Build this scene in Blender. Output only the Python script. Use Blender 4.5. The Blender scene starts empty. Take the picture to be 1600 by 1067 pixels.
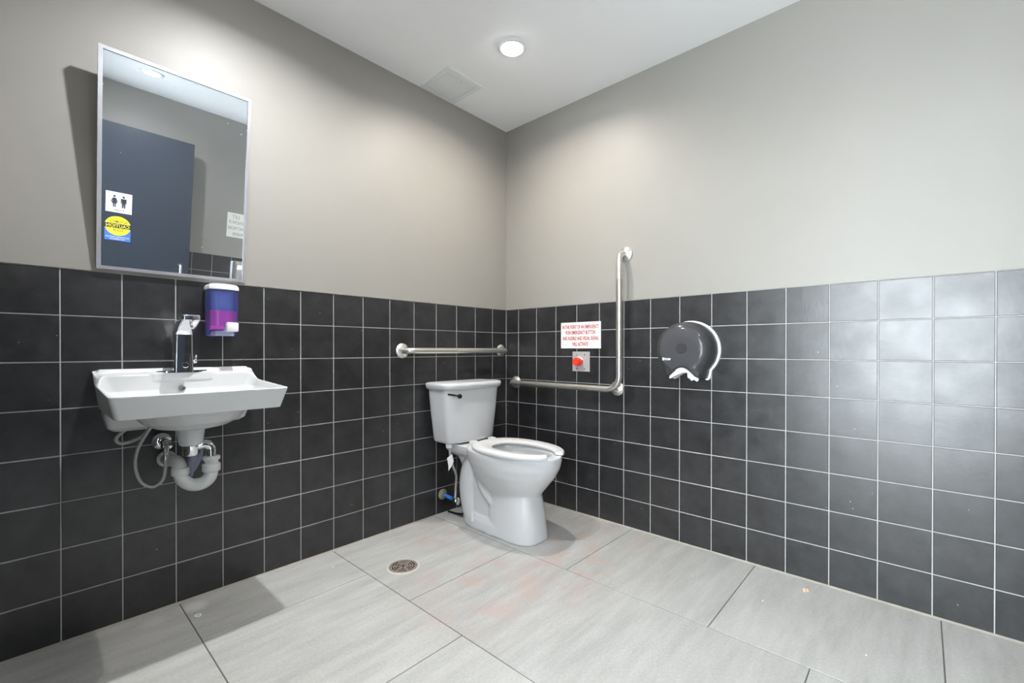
import bpy, bmesh, math, random
from mathutils import Vector, Matrix

random.seed(7)
S = bpy.context.scene
COL = S.collection

# ------------------------------------------------------------------ camera
F_PX, CX, CY = 699.15, 800.58, 549.02          # for a 1600x1067 image
YAW, PITCH, ROLL = math.radians(42.4321), math.radians(-0.224), math.radians(0.0317)
cam_d = bpy.data.cameras.new('camera')
cam_d.sensor_width = 36.0
cam_d.lens = F_PX / 1600 * 36
cam_d.shift_x = (800 - CX) / 1600
cam_d.shift_y = (CY - 533.5) / 1600
cam_d.clip_start = 0.02
cam = bpy.data.objects.new('camera', cam_d)
COL.objects.link(cam)
fw = Vector((math.cos(YAW) * math.cos(PITCH), math.sin(YAW) * math.cos(PITCH), math.sin(PITCH)))
rt = Vector((math.sin(YAW), -math.cos(YAW), 0))
up = rt.cross(fw)
rt2 = rt * math.cos(ROLL) + up * math.sin(ROLL)
up2 = -rt * math.sin(ROLL) + up * math.cos(ROLL)
M = Matrix((rt2, up2, -fw)).transposed().to_4x4()
M.translation = Vector((-2.2079, -2.0755, 0.9613))
cam.matrix_world = M
S.camera = cam

# ------------------------------------------------------------------ world, exposure
W = bpy.data.worlds.new('world')
S.world = W
W.use_nodes = True
W.node_tree.nodes['Background'].inputs[0].default_value = (0.90, 0.95, 1.0, 1)
W.node_tree.nodes['Background'].inputs[1].default_value = 19.0
S.view_settings.view_transform = 'Standard'
S.view_settings.look = 'None'
S.view_settings.gamma = 1
S.view_settings.use_curve_mapping = False
S.view_settings.exposure = 0.72
LENS_STRENGTH = 80.0           # frosted downlight lenses
BEAM_POWER = 9.5              # watts of each downlight's beam
BEAM_SPREAD = 155              # degrees

# ------------------------------------------------------------------ room numbers (metres)
CEIL = 2.428
XW = -2.36        # entrance wall (west)
YB = -2.80        # wall behind (opposite the mirror)
TP = 0.1535       # tile pitch
TOP = 8 * 0.1534  # top of wainscot

# ================================================================== materials
MATS = {}
def nodes_of(name):
    m = bpy.data.materials.new(name)
    m.use_nodes = True
    nt = m.node_tree
    return m, nt, nt.nodes['Principled BSDF']

def setp(b, **k):
    for n, v in k.items():
        b.inputs[n.replace('_', ' ')].default_value = v

def rgb(r, g, b):     # sRGB 0-255 -> linear
    f = lambda c: ((c / 255 + 0.055) / 1.055) ** 2.4 if c / 255 > 0.04045 else c / 255 / 12.92
    return (f(r), f(g), f(b), 1)

def plain(name, col, rough=0.5, metal=0.0, noise=0.0, scale=60, bump=0.0, coat=0.0, spec=0.5):
    """simple procedural material: base colour with a slight noise in tone and relief"""
    m, nt, b = nodes_of(name)
    setp(b, Base_Color=col, Roughness=rough, Metallic=metal)
    b.inputs['Specular IOR Level'].default_value = spec
    b.inputs['Coat Weight'].default_value = coat
    b.inputs['Coat Roughness'].default_value = 0.05
    N, L = nt.nodes, nt.links
    geo = N.new('ShaderNodeNewGeometry')
    tex = N.new('ShaderNodeTexNoise'); tex.inputs['Scale'].default_value = scale
    tex.inputs['Detail'].default_value = 3
    L.new(geo.outputs['Position'], tex.inputs['Vector'])
    if noise > 0:
        mr = N.new('ShaderNodeMapRange')
        mr.inputs[3].default_value = 1 - noise; mr.inputs[4].default_value = 1 + noise
        L.new(tex.outputs['Fac'], mr.inputs[0])
        hsv = N.new('ShaderNodeHueSaturation'); hsv.inputs['Color'].default_value = col
        L.new(mr.outputs[0], hsv.inputs['Value'])
        L.new(hsv.outputs[0], b.inputs['Base Color'])
    if bump > 0:
        bp = N.new('ShaderNodeBump'); bp.inputs['Strength'].default_value = bump
        bp.inputs['Distance'].default_value = 0.002
        L.new(tex.outputs['Fac'], bp.inputs['Height'])
        L.new(bp.outputs[0], b.inputs['Normal'])
    MATS[name] = m
    return m

plain('paint', rgb(149, 146, 140), 0.5, noise=0.02, scale=8, bump=0.03)
plain('ceiling_paint', rgb(246, 247, 248), 0.8, noise=0.01, scale=5)
plain('grout', rgb(176, 176, 174), 0.9, noise=0.12, scale=40)
plain('floor_grout', rgb(92, 90, 86), 0.9, noise=0.2, scale=30)
plain('caulk', rgb(168, 163, 152), 0.7, noise=0.2, scale=25)
plain('ceramic', rgb(206, 207, 208), 0.2)
plain('sink_ceramic', rgb(208, 209, 210), 0.24)
plain('seat_plastic', rgb(212, 212, 213), 0.28)
plain('steel_plate', rgb(190, 190, 188), 0.4, 0.35, noise=0.08, scale=80)
plain('steel_brushed', rgb(214, 211, 204), 0.28, 0.85, noise=0.10, scale=120)
plain('steel_peened', rgb(196, 192, 184), 0.42, 1.0, noise=0.2, scale=260, bump=0.35)
plain('chrome', rgb(225, 226, 228), 0.06, 1.0)
plain('dark_chrome', rgb(70, 70, 72), 0.2, 1.0)
plain('pvc_grey', rgb(206, 208, 206), 0.45, noise=0.08, scale=50)
plain('sleeve_blue', rgb(150, 156, 178), 0.4, noise=0.2, scale=60)
plain('braid', rgb(178, 178, 176), 0.45, 0.4, noise=0.25, scale=400, bump=0.3)
plain('white_plastic', rgb(238, 239, 242), 0.35)
plain('red_plastic', rgb(232, 62, 36), 0.35)
plain('dark_red', rgb(120, 20, 22), 0.4)
plain('blue_plastic', rgb(40, 118, 200), 0.4)
plain('pink_soap', rgb(246, 84, 218), 0.25)
plain('blue_inner', rgb(116, 136, 222), 0.4)
plain('sign_white', rgb(236, 232, 228), 0.45)
plain('sign_red', rgb(170, 36, 44), 0.5)
plain('sign_ink', rgb(36, 40, 52), 0.5)
plain('sign_yellow', rgb(246, 226, 40), 0.45)
plain('sign_blue', rgb(62, 112, 205), 0.45)
plain('sign_paper', rgb(240, 240, 230), 0.7)
plain('pen_ink', rgb(150, 150, 148), 0.7)
plain('door_paint', rgb(38, 46, 58), 0.4, noise=0.15, scale=12)
plain('door_frame_paint', rgb(60, 62, 66), 0.45)
plain('mirror_frame', rgb(222, 222, 228), 0.25, 0.7)
plain('drain_collar', rgb(200, 195, 186), 0.7, noise=0.15, scale=60)
plain('drain_metal', rgb(158, 146, 136), 0.45, 0.35, noise=0.25, scale=90)
plain('drain_cast', rgb(88, 80, 72), 0.8, noise=0.3, scale=80)
plain('rubber_black', rgb(24, 24, 25), 0.6)
plain('crumb', rgb(212, 184, 158), 0.8, noise=0.3, scale=300)
plain('paper', rgb(240, 240, 242), 0.8)
plain('hall_wall', rgb(226, 228, 230), 0.6)
plain('hall_floor', rgb(170, 168, 164), 0.5)
plain('access_paint', rgb(231, 235, 235), 0.6)
plain('access_seam', rgb(196, 200, 200), 0.7)
plain('overflow_metal', rgb(120, 120, 120), 0.3, 1.0)

def mat_wall_tile():
    m, nt, b = nodes_of('wall_tile')
    N, L = nt.nodes, nt.links
    geo = N.new('ShaderNodeNewGeometry'); oi = N.new('ShaderNodeObjectInfo')
    add = N.new('ShaderNodeVectorMath'); add.operation = 'ADD'
    sc = N.new('ShaderNodeVectorMath'); sc.operation = 'SCALE'; sc.inputs[3].default_value = 3.7
    comb = N.new('ShaderNodeCombineXYZ')
    for i in range(3): L.new(oi.outputs['Random'], comb.inputs[i])
    L.new(comb.outputs[0], sc.inputs[0])
    L.new(geo.outputs['Position'], add.inputs[0]); L.new(sc.outputs[0], add.inputs[1])
    n1 = N.new('ShaderNodeTexNoise'); n1.inputs['Scale'].default_value = 14; n1.inputs['Detail'].default_value = 6
    n1.inputs['Roughness'].default_value = 0.65
    L.new(add.outputs[0], n1.inputs['Vector'])
    n2 = N.new('ShaderNodeTexNoise'); n2.inputs['Scale'].default_value = 70; n2.inputs['Detail'].default_value = 4
    L.new(add.outputs[0], n2.inputs['Vector'])
    ramp = N.new('ShaderNodeValToRGB')
    ramp.color_ramp.elements[0].position = 0.3; ramp.color_ramp.elements[0].color = rgb(20, 20, 21)
    ramp.color_ramp.elements[1].position = 0.75; ramp.color_ramp.elements[1].color = rgb(50, 50, 52)
    L.new(n1.outputs['Fac'], ramp.inputs[0])
    # sparse pale specks (paint drops and limescale)
    vo = N.new('ShaderNodeTexVoronoi'); vo.inputs['Scale'].default_value = 24
    L.new(add.outputs[0], vo.inputs['Vector'])
    ls = N.new('ShaderNodeMath'); ls.operation = 'LESS_THAN'; ls.inputs[1].default_value = 0.06
    L.new(vo.outputs['Distance'], ls.inputs[0])
    sep = N.new('ShaderNodeSeparateColor'); L.new(vo.outputs['Color'], sep.inputs[0])
    gt = N.new('ShaderNodeMath'); gt.operation = 'GREATER_THAN'; gt.inputs[1].default_value = 0.84
    L.new(sep.outputs[0], gt.inputs[0])
    mu = N.new('ShaderNodeMath'); mu.operation = 'MULTIPLY'
    L.new(ls.outputs[0], mu.inputs[0]); L.new(gt.outputs[0], mu.inputs[1])
    mix = N.new('ShaderNodeMixRGB'); mix.inputs[2].default_value = rgb(130, 130, 130)
    L.new(mu.outputs[0], mix.inputs[0]); L.new(ramp.outputs[0], mix.inputs[1])
    L.new(mix.outputs[0], b.inputs['Base Color'])
    rr = N.new('ShaderNodeMapRange'); rr.inputs[3].default_value = 0.27; rr.inputs[4].default_value = 0.40
    rr.inputs[1].default_value = 0.15; rr.inputs[2].default_value = 0.85
    n3 = N.new('ShaderNodeTexNoise'); n3.inputs['Scale'].default_value = 9; n3.inputs['Detail'].default_value = 5
    L.new(add.outputs[0], n3.inputs['Vector'])
    L.new(n3.outputs['Fac'], rr.inputs[0]); L.new(rr.outputs[0], b.inputs['Roughness'])
    bp = N.new('ShaderNodeBump'); bp.inputs['Strength'].default_value = 0.12; bp.inputs['Distance'].default_value = 0.002
    L.new(n2.outputs['Fac'], bp.inputs['Height']); L.new(bp.outputs[0], b.inputs['Normal'])
    b.inputs['Specular IOR Level'].default_value = 0.75
    MATS['wall_tile'] = m
mat_wall_tile()

def mat_floor_tile():
    m, nt, b = nodes_of('floor_tile')
    N, L = nt.nodes, nt.links
    geo = N.new('ShaderNodeNewGeometry'); oi = N.new('ShaderNodeObjectInfo')
    mp = N.new('ShaderNodeMapping'); mp.inputs['Scale'].default_value = (1.2, 6.5, 1); mp.inputs['Rotation'].default_value = (0, 0, 0.12)
    L.new(geo.outputs['Position'], mp.inputs['Vector'])
    n1 = N.new('ShaderNodeTexNoise'); n1.inputs['Scale'].default_value = 2.4; n1.inputs['Detail'].default_value = 8
    n1.inputs['Roughness'].default_value = 0.62
    L.new(mp.outputs[0], n1.inputs['Vector'])
    n2 = N.new('ShaderNodeTexNoise'); n2.inputs['Scale'].default_value = 110; n2.inputs['Detail'].default_value = 3
    L.new(geo.outputs['Position'], n2.inputs['Vector'])
    ramp = N.new('ShaderNodeValToRGB')
    e = ramp.color_ramp.elements
    e[0].position = 0.28; e[0].color = rgb(165, 165, 161)
    e[1].position = 0.74; e[1].color = rgb(191, 191, 188)
    L.new(n1.outputs['Fac'], ramp.inputs[0])
    fine = N.new('ShaderNodeMapRange'); fine.inputs[1].default_value = 0.3; fine.inputs[2].default_value = 0.7
    fine.inputs[3].default_value = 0.93; fine.inputs[4].default_value = 1.07
    L.new(n2.outputs['Fac'], fine.inputs[0])
    rnd = N.new('ShaderNodeMapRange'); rnd.inputs[3].default_value = 0.95; rnd.inputs[4].default_value = 1.03
    L.new(oi.outputs['Random'], rnd.inputs[0])
    mul = N.new('ShaderNodeMath'); mul.operation = 'MULTIPLY'
    L.new(fine.outputs[0], mul.inputs[0]); L.new(rnd.outputs[0], mul.inputs[1])
    hsv = N.new('ShaderNodeHueSaturation'); L.new(ramp.outputs[0], hsv.inputs['Color']); L.new(mul.outputs[0], hsv.inputs['Value'])
    last = hsv.outputs[0]
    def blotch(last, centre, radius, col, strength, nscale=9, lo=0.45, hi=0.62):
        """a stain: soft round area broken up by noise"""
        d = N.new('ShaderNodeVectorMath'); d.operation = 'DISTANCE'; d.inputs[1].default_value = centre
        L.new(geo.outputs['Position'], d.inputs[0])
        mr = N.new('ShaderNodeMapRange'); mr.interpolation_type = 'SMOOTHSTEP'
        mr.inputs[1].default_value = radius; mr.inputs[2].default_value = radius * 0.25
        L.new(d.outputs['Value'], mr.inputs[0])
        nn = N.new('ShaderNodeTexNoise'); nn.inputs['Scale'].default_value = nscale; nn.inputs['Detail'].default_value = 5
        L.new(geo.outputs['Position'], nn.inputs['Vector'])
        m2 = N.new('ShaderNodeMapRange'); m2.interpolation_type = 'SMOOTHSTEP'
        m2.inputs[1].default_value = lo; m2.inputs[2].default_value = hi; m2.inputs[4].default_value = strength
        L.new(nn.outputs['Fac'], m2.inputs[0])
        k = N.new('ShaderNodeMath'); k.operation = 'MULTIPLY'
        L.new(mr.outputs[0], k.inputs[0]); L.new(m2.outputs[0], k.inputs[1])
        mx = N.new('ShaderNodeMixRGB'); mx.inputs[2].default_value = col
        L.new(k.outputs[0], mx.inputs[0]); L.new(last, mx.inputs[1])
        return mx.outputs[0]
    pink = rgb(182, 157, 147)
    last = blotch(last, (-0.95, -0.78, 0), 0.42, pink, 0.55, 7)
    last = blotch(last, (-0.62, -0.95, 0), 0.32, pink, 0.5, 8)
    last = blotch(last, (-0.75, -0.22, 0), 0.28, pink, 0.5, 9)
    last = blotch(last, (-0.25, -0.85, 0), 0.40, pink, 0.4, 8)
    last = blotch(last, (-1.775, -0.071, 0), 0.055, rgb(205, 207, 208), 0.9, 3, 0.1, 0.2)
    last = blotch(last, (-1.90, -0.075, 0), 0.055, rgb(196, 198, 202), 0.6, 5, 0.2, 0.5)
    L.new(last, b.inputs['Base Color'])
    b.inputs['Roughness'].default_value = 0.55
    b.inputs['Specular IOR Level'].default_value = 0.35
    bp = N.new('ShaderNodeBump'); bp.inputs['Strength'].default_value = 0.12; bp.inputs['Distance'].default_value = 0.002
    L.new(n2.outputs['Fac'], bp.inputs['Height']); L.new(bp.outputs[0], b.inputs['Normal'])
    MATS['floor_tile'] = m
mat_floor_tile()

def mat_mirror():
    m, nt, b = nodes_of('mirror_glass')
    N, L = nt.nodes, nt.links
    geo = N.new('ShaderNodeNewGeometry')
    vo = N.new('ShaderNodeTexVoronoi'); vo.inputs['Scale'].default_value = 42
    L.new(geo.outputs['Position'], vo.inputs['Vector'])
    sep = N.new('ShaderNodeSeparateColor'); L.new(vo.outputs['Color'], sep.inputs[0])
    rad = N.new('ShaderNodeMath'); rad.operation = 'MULTIPLY'; rad.inputs[1].default_value = 0.12
    L.new(sep.outputs[1], rad.inputs[0])
    ls = N.new('ShaderNodeMath'); ls.operation = 'LESS_THAN'
    L.new(vo.outputs['Distance'], ls.inputs[0]); L.new(rad.outputs[0], ls.inputs[1])
    gt = N.new('ShaderNodeMath'); gt.operation = 'GREATER_THAN'; gt.inputs[1].default_value = 0.72
    L.new(sep.outputs[0], gt.inputs[0])
    mu = N.new('ShaderNodeMath'); mu.operation = 'MULTIPLY'
    L.new(ls.outputs[0], mu.inputs[0]); L.new(gt.outputs[0], mu.inputs[1])
    m3 = N.new('ShaderNodeMath'); m3.operation = 'MULTIPLY'; m3.inputs[1].default_value = 0.35
    L.new(mu.outputs[0], m3.inputs[0])
    setp(b, Base_Color=rgb(238, 243, 248), Metallic=1.0, Roughness=0.0)
    dust = N.new('ShaderNodeBsdfDiffuse'); dust.inputs[0].default_value = rgb(215, 222, 228)
    ms = N.new('ShaderNodeMixShader')
    # a thin even film of dust, and drops
    ad = N.new('ShaderNodeMath'); ad.operation = 'ADD'; ad.inputs[1].default_value = 0.035
    L.new(m3.outputs[0], ad.inputs[0])
    L.new(ad.outputs[0], ms.inputs[0]); L.new(b.outputs[0], ms.inputs[1]); L.new(dust.outputs[0], ms.inputs[2])
    L.new(ms.outputs[0], N['Material Output'].inputs[0])
    MATS['mirror_glass'] = m
mat_mirror()

def mat_tinted(name, tint, fac_gloss=0.12, rough=0.12, body=None, body_fac=0.0):
    """clear coloured plastic: tinted see-through with a glossy skin"""
    m, nt, b = nodes_of(name)
    N, L = nt.nodes, nt.links
    tr = N.new('ShaderNodeBsdfTransparent'); tr.inputs[0].default_value = tint
    setp(b, Base_Color=body or tint, Roughness=rough)
    fr = N.new('ShaderNodeFresnel'); fr.inputs[0].default_value = 1.5
    ad = N.new('ShaderNodeMath'); ad.operation = 'ADD'; ad.inputs[1].default_value = body_fac; ad.use_clamp = True
    L.new(fr.outputs[0], ad.inputs[0])
    ms = N.new('ShaderNodeMixShader')
    L.new(ad.outputs[0], ms.inputs[0]); L.new(tr.outputs[0], ms.inputs[1]); L.new(b.outputs[0], ms.inputs[2])
    L.new(ms.outputs[0], N['Material Output'].inputs[0])
    MATS[name] = m
mat_tinted('window_glass', (0.95, 0.97, 0.97, 1), rough=0.0)
mat_tinted('blue_clear', (0.93, 0.95, 1.0, 1), rough=0.08, body=rgb(150, 165, 240), body_fac=0.05)
mat_tinted('smoke_clear', (0.34, 0.34, 0.35, 1), rough=0.14, body=rgb(92, 92, 94), body_fac=0.42)

def mat_emit(name, col, strength):
    m = bpy.data.materials.new(name); m.use_nodes = True
    nt = m.node_tree; nt.nodes.remove(nt.nodes['Principled BSDF'])
    e = nt.nodes.new('ShaderNodeEmission')
    e.inputs[0].default_value = (*col, 1); e.inputs[1].default_value = strength
    nt.links.new(e.outputs[0], nt.nodes['Material Output'].inputs[0])
    MATS[name] = m
mat_emit('lamp_lens', (0.98, 0.99, 1.0), LENS_STRENGTH)

# ================================================================== mesh helpers
def link(name, me, mat, parent=None, smooth=False):
    if isinstance(me, bmesh.types.BMesh):
        bm = me
        bmesh.ops.recalc_face_normals(bm, faces=bm.faces)
        me = bpy.data.meshes.new(name); bm.to_mesh(me); bm.free()
    o = bpy.data.objects.new(name, me)
    if mat:
        me.materials.clear(); me.materials.append(MATS[mat])
    if smooth:
        for p in me.polygons: p.use_smooth = True
        try: me.set_sharp_from_angle(angle=math.radians(smooth if smooth > 1 else 40))
        except Exception: pass
    COL.objects.link(o)
    if parent: o.parent = parent
    return o

def tag(o, label, cat, group=None):
    o['label'] = label; o['category'] = cat
    if group: o['group'] = group
    return o

def thing(name, label, cat, loc=(0, 0, 0), group=None):
    o = bpy.data.objects.new(name, None); o.empty_display_size = 0.05
    COL.objects.link(o); o.location = loc
    return tag(o, label, cat, group)

def struct(o, label=None):
    o['kind'] = 'structure'
    if label: o['label'] = label
    return o

def local(bm, parent):
    """meshes are written in room coordinates; shift them so that they sit under their Empty"""
    bmesh.ops.translate(bm, verts=bm.verts, vec=-Vector(parent.location))
    return bm

def part(name, bm, mat, parent, smooth=False, deep=None):
    root = parent
    loc = Vector((0, 0, 0)); p = parent
    while p: loc += Vector(p.location); p = p.parent
    bmesh.ops.translate(bm, verts=bm.verts, vec=-loc)
    return link(name, bm, mat, parent, smooth)

def box(bm, x0, x1, y0, y1, z0, z1, bevel=0.0, seg=1):
    r = bmesh.ops.create_cube(bm, size=1)
    vs = r['verts']
    for v in vs:
        v.co = Vector((x0 + (v.co.x + .5) * (x1 - x0), y0 + (v.co.y + .5) * (y1 - y0), z0 + (v.co.z + .5) * (z1 - z0)))
    if bevel > 0:
        es = list({e for v in vs for e in v.link_edges})
        bmesh.ops.bevel(bm, geom=es, offset=bevel, segments=seg, affect='EDGES', profile=0.5)
    return bm

def nbox(*a, **k): return box(bmesh.new(), *a, **k)

def catmull(pts, n=8):
    P = [Vector(p) for p in pts]; P = [P[0] * 2 - P[1]] + P + [P[-1] * 2 - P[-2]]
    out = []
    for i in range(1, len(P) - 2):
        a, b, c, d = P[i - 1:i + 3]
        for k in range(n):
            t = k / n
            out.append(0.5 * ((2 * b) + (c - a) * t + (2 * a - 5 * b + 4 * c - d) * t * t + (3 * b - a - 3 * c + d) * t ** 3))
    out.append(P[-2]); return out

def tube(bm, pts, r, seg=12, cap=True):
    """sweep a circle along points; r a number or list"""
    pts = [Vector(p) for p in pts]; n = len(pts)
    rs = r if isinstance(r, (list, tuple)) else [r] * n
    t0 = (pts[1] - pts[0]).normalized()
    ref = Vector((0, 0, 1)) if abs(t0.z) < 0.9 else Vector((1, 0, 0))
    u = t0.cross(ref).normalized()
    rings = []
    for i, p in enumerate(pts):
        t = (pts[min(i + 1, n - 1)] - pts[max(i - 1, 0)]).normalized()
        u = (u - t * u.dot(t)).normalized(); w = t.cross(u)
        rings.append([bm.verts.new(p + (u * math.cos(a) + w * math.sin(a)) * rs[i]) for a in [2 * math.pi * k / seg for k in range(seg)]])
    for a, b in zip(rings, rings[1:]):
        for k in range(seg): bm.faces.new((a[k], a[(k + 1) % seg], b[(k + 1) % seg], b[k]))
    if cap:
        bm.faces.new(rings[0][::-1]); bm.faces.new(rings[-1])
    return bm

def lathe(bm, prof, origin, axis, seg=24, cap=True):
    """profile [(r, h)...] revolved about axis through origin"""
    axis = Vector(axis).normalized(); o = Vector(origin)
    ref = Vector((0, 0, 1)) if abs(axis.z) < 0.9 else Vector((1, 0, 0))
    u = axis.cross(ref).normalized(); w = axis.cross(u)
    rings = []
    for r, h in prof:
        rings.append([bm.verts.new(o + axis * h + (u * math.cos(a) + w * math.sin(a)) * max(r, 1e-5)) for a in [2 * math.pi * k / seg for k in range(seg)]])
    for a, b in zip(rings, rings[1:]):
        for k in range(seg): bm.faces.new((a[k], a[(k + 1) % seg], b[(k + 1) % seg], b[k]))
    if cap:
        bm.faces.new(rings[0][::-1]); bm.faces.new(rings[-1])
    return bm

def loft(bm, rings, cap=True):
    R = [[bm.verts.new(p) for p in r] for r in rings]; n = len(R[0])
    for a, b in zip(R, R[1:]):
        for k in range(n): bm.faces.new((a[k], a[(k + 1) % n], b[(k + 1) % n], b[k]))
    if cap:
        bm.faces.new(R[0][::-1]); bm.faces.new(R[-1])
    return bm

def egg(xc, hw, yf, yb, z, e=2.0, n=48, zf=None, bias=0.0):
    """superellipse plan; yf<yb; bias moves the widest place towards the back"""
    out = []; yc, h = (yf + yb) / 2, (yb - yf) / 2
    for k in range(n):
        a = 2 * math.pi * k / n; c, s = math.cos(a), math.sin(a)
        x = math.copysign(abs(c) ** (2 / e), c); y = math.copysign(abs(s) ** (2 / e), s)
        yy = yc + h * y + bias * h * (1 - y * y)
        out.append(Vector((xc + hw * x, yy, z if zf is None else zf(yy))))
    return out

def prism(bm, pts, axis, a0, a1):
    """extrude a closed 2-D outline; axis 'x' takes (y,z), 'y' takes (x,z), 'z' takes (x,y)"""
    def v(p, a): return {'x': (a, p[0], p[1]), 'y': (p[0], a, p[1]), 'z': (p[0], p[1], a)}[axis]
    return loft(bm, [[Vector(v(p, a0)) for p in pts], [Vector(v(p, a1)) for p in pts]])

def modified(name, bms, mods):
    """evaluate modifiers on a mesh and return a plain mesh"""
    bmesh.ops.recalc_face_normals(bms, faces=bms.faces)
    me = bpy.data.meshes.new(name); bms.to_mesh(me); bms.free()
    o = bpy.data.objects.new(name + '_tmp', me); COL.objects.link(o)
    for typ, kw in mods:
        md = o.modifiers.new(typ, typ)
        for k, v in kw.items(): setattr(md, k, v)
    dg = bpy.context.evaluated_depsgraph_get()
    out = bpy.data.meshes.new_from_object(o.evaluated_get(dg))
    bpy.data.objects.remove(o); bpy.data.meshes.remove(me)
    out.name = name
    return out

def text_mesh(body, size, width=None, height=None, extrude=0.0004, align='CENTER', bold=0.0, shear=0.0):
    """lettering as a mesh in the local XY plane, scaled to a wanted width/height"""
    cu = bpy.data.curves.new('lettering', 'FONT'); cu.body = body; cu.size = size
    cu.align_x = 'LEFT'; cu.extrude = extrude; cu.offset = bold; cu.shear = shear; cu.resolution_u = 3
    o = bpy.data.objects.new('lettering_tmp', cu); COL.objects.link(o)
    dg = bpy.context.evaluated_depsgraph_get()
    me = bpy.data.meshes.new_from_object(o.evaluated_get(dg))
    bpy.data.objects.remove(o); bpy.data.curves.remove(cu)
    xs = [v.co.x for v in me.vertices]; ys = [v.co.y for v in me.vertices]
    x0, x1, y0, y1 = min(xs), max(xs), min(ys), max(ys)
    sx = width / (x1 - x0) if width else 1; sy = height / (y1 - y0) if height else sx
    if not width: sx = sy if height else 1
    off = {'CENTER': (x0 + x1) / 2, 'RIGHT': x1, 'LEFT': x0}[align]
    for v in me.vertices:
        v.co.x = (v.co.x - off) * sx; v.co.y = (v.co.y - (y0 + y1) / 2) * sy
    return me

def place_text(name, me, mat, parent, pos, right, upv=(0, 0, 1)):
    """put lettering in the room: local x along 'right', local y along 'up'"""
    r = Vector(right); u = Vector(upv); n = r.cross(u)
    m = Matrix((r, u, n)).transposed().to_4x4()
    me.transform(m)
    o = link(name, me, mat, parent)
    loc = Vector(pos); p = parent
    while p: loc -= Vector(p.location); p = p.parent
    o.location = loc
    return o

# ================================================================== the room
def tile_mesh(w, h, t=0.008, ch=0.0012):
    bm = bmesh.new(); a, b = w / 2, h / 2
    back = [Vector((x, t, z)) for x, z in ((-a, -b), (a, -b), (a, b), (-a, b))]
    mid = [Vector((p.x, ch, p.z)) for p in back]
    fr = [Vector((math.copysign(a - ch, p.x), 0, math.copysign(b - ch, p.z))) for p in back]
    loft(bm, [back, mid, fr]); bmesh.ops.recalc_face_normals(bm, faces=bm.faces)
    me = bpy.data.meshes.new('tile'); bm.to_mesh(me); bm.free()
    me.materials.append(MATS['wall_tile'])
    return me

TILE_CACHE = {}
GAP = 0.0036
def tile_wall(parent, joints, rz, to_world):
    """joints: running positions of the vertical joints along the wall (ends included)"""
    for a, b in zip(joints, joints[1:]):
        w = abs(b - a) - GAP
        if w < 0.01: continue
        for r in range(8):
            z0, z1 = r * TOP / 8, (r + 1) * TOP / 8
            if r == 0: z0 += 0.003
            h = z1 - z0 - GAP
            key = (round(w, 4), round(h, 4))
            if key not in TILE_CACHE: TILE_CACHE[key] = tile_mesh(w, h)
            o = bpy.data.objects.new('tile', TILE_CACHE[key]); COL.objects.link(o)
            x, y = to_world((a + b) / 2)
            o.location = (x, y, (z0 + z1) / 2)
            o.rotation_euler = (random.gauss(0, .0011), random.gauss(0, .0004), rz + random.gauss(0, .0011))
            o.parent = parent

PR = 0.003   # paint surface stands this far in front of the tile face
GR = 0.0016  # joint recess
TH = 0.12
def runs(first, end):
    out = [0.0, first]
    while out[-1] + TP < end - 0.02: out.append(out[-1] + TP)
    out.append(end); return out

# left wall (plane y = 0)
wl = struct(link('wall_left', nbox(XW - TH, TH, -PR, TH, TOP + 0.001, CEIL + 0.1), 'paint'), 'taupe painted wall over black tiled wainscot behind sink and tank')
link('grout_bed', nbox(XW - TH, TH, GR, TH, -0.02, TOP + 0.001), 'grout', wl)
tile_wall(wl, runs(0.130, -XW), 0.0, lambda s: (-s, 0))
# right wall (plane x = 0)
wr = struct(link('wall_right', nbox(-PR, TH, YB - TH, -PR, TOP + 0.001, CEIL + 0.1), 'paint'), 'taupe painted wall over black tiled wainscot with the L-shaped bar')
link('grout_bed', nbox(GR, TH, YB - TH, GR, -0.02, TOP + 0.001), 'grout', wr)
tile_wall(wr, runs(0.1112, -YB), -math.pi / 2, lambda s: (0, -s))
# back wall (plane y = YB), seen in the mirror
wb = struct(link('wall_back', nbox(XW - TH, -PR, YB - TH, YB + PR, TOP + 0.001, CEIL + 0.1), 'paint'), 'taupe painted wall over black tiles behind the open door')
link('grout_bed', nbox(XW - TH, GR, YB - TH, YB - GR, -0.02, TOP + 0.001), 'grout', wb)
tile_wall(wb, runs(0.115, -XW), math.pi, lambda s: (-s, YB))
# entrance wall (plane x = XW) with the doorway
D0, D1, DH = -2.56, -1.50, 2.12
bm = bmesh.new()
box(bm, XW - TH, XW + PR, D1, -PR, TOP + 0.001, CEIL + 0.1)
box(bm, XW - TH, XW + PR, YB + PR, D0, TOP + 0.001, CEIL + 0.1)
box(bm, XW - TH, XW + PR, D0, D1, DH, CEIL + 0.1)
we = struct(link('wall_entrance', bm, 'paint'), 'taupe painted wall with the open doorway')
bm = bmesh.new()
box(bm, XW - TH, XW - GR, D1, GR, -0.02, TOP + 0.001)
box(bm, XW - TH, XW - GR, YB, D0, -0.02, TOP + 0.001)
link('grout_bed', bm, 'grout', we)
tile_wall(we, runs(0.12, -D1 - 0.05), math.pi / 2, lambda s: (XW, -s))
# ceiling
struct(link('ceiling', nbox(XW - TH, TH, YB - TH, TH, CEIL, CEIL + 0.1), 'ceiling_paint'), 'plain white painted ceiling')
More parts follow.
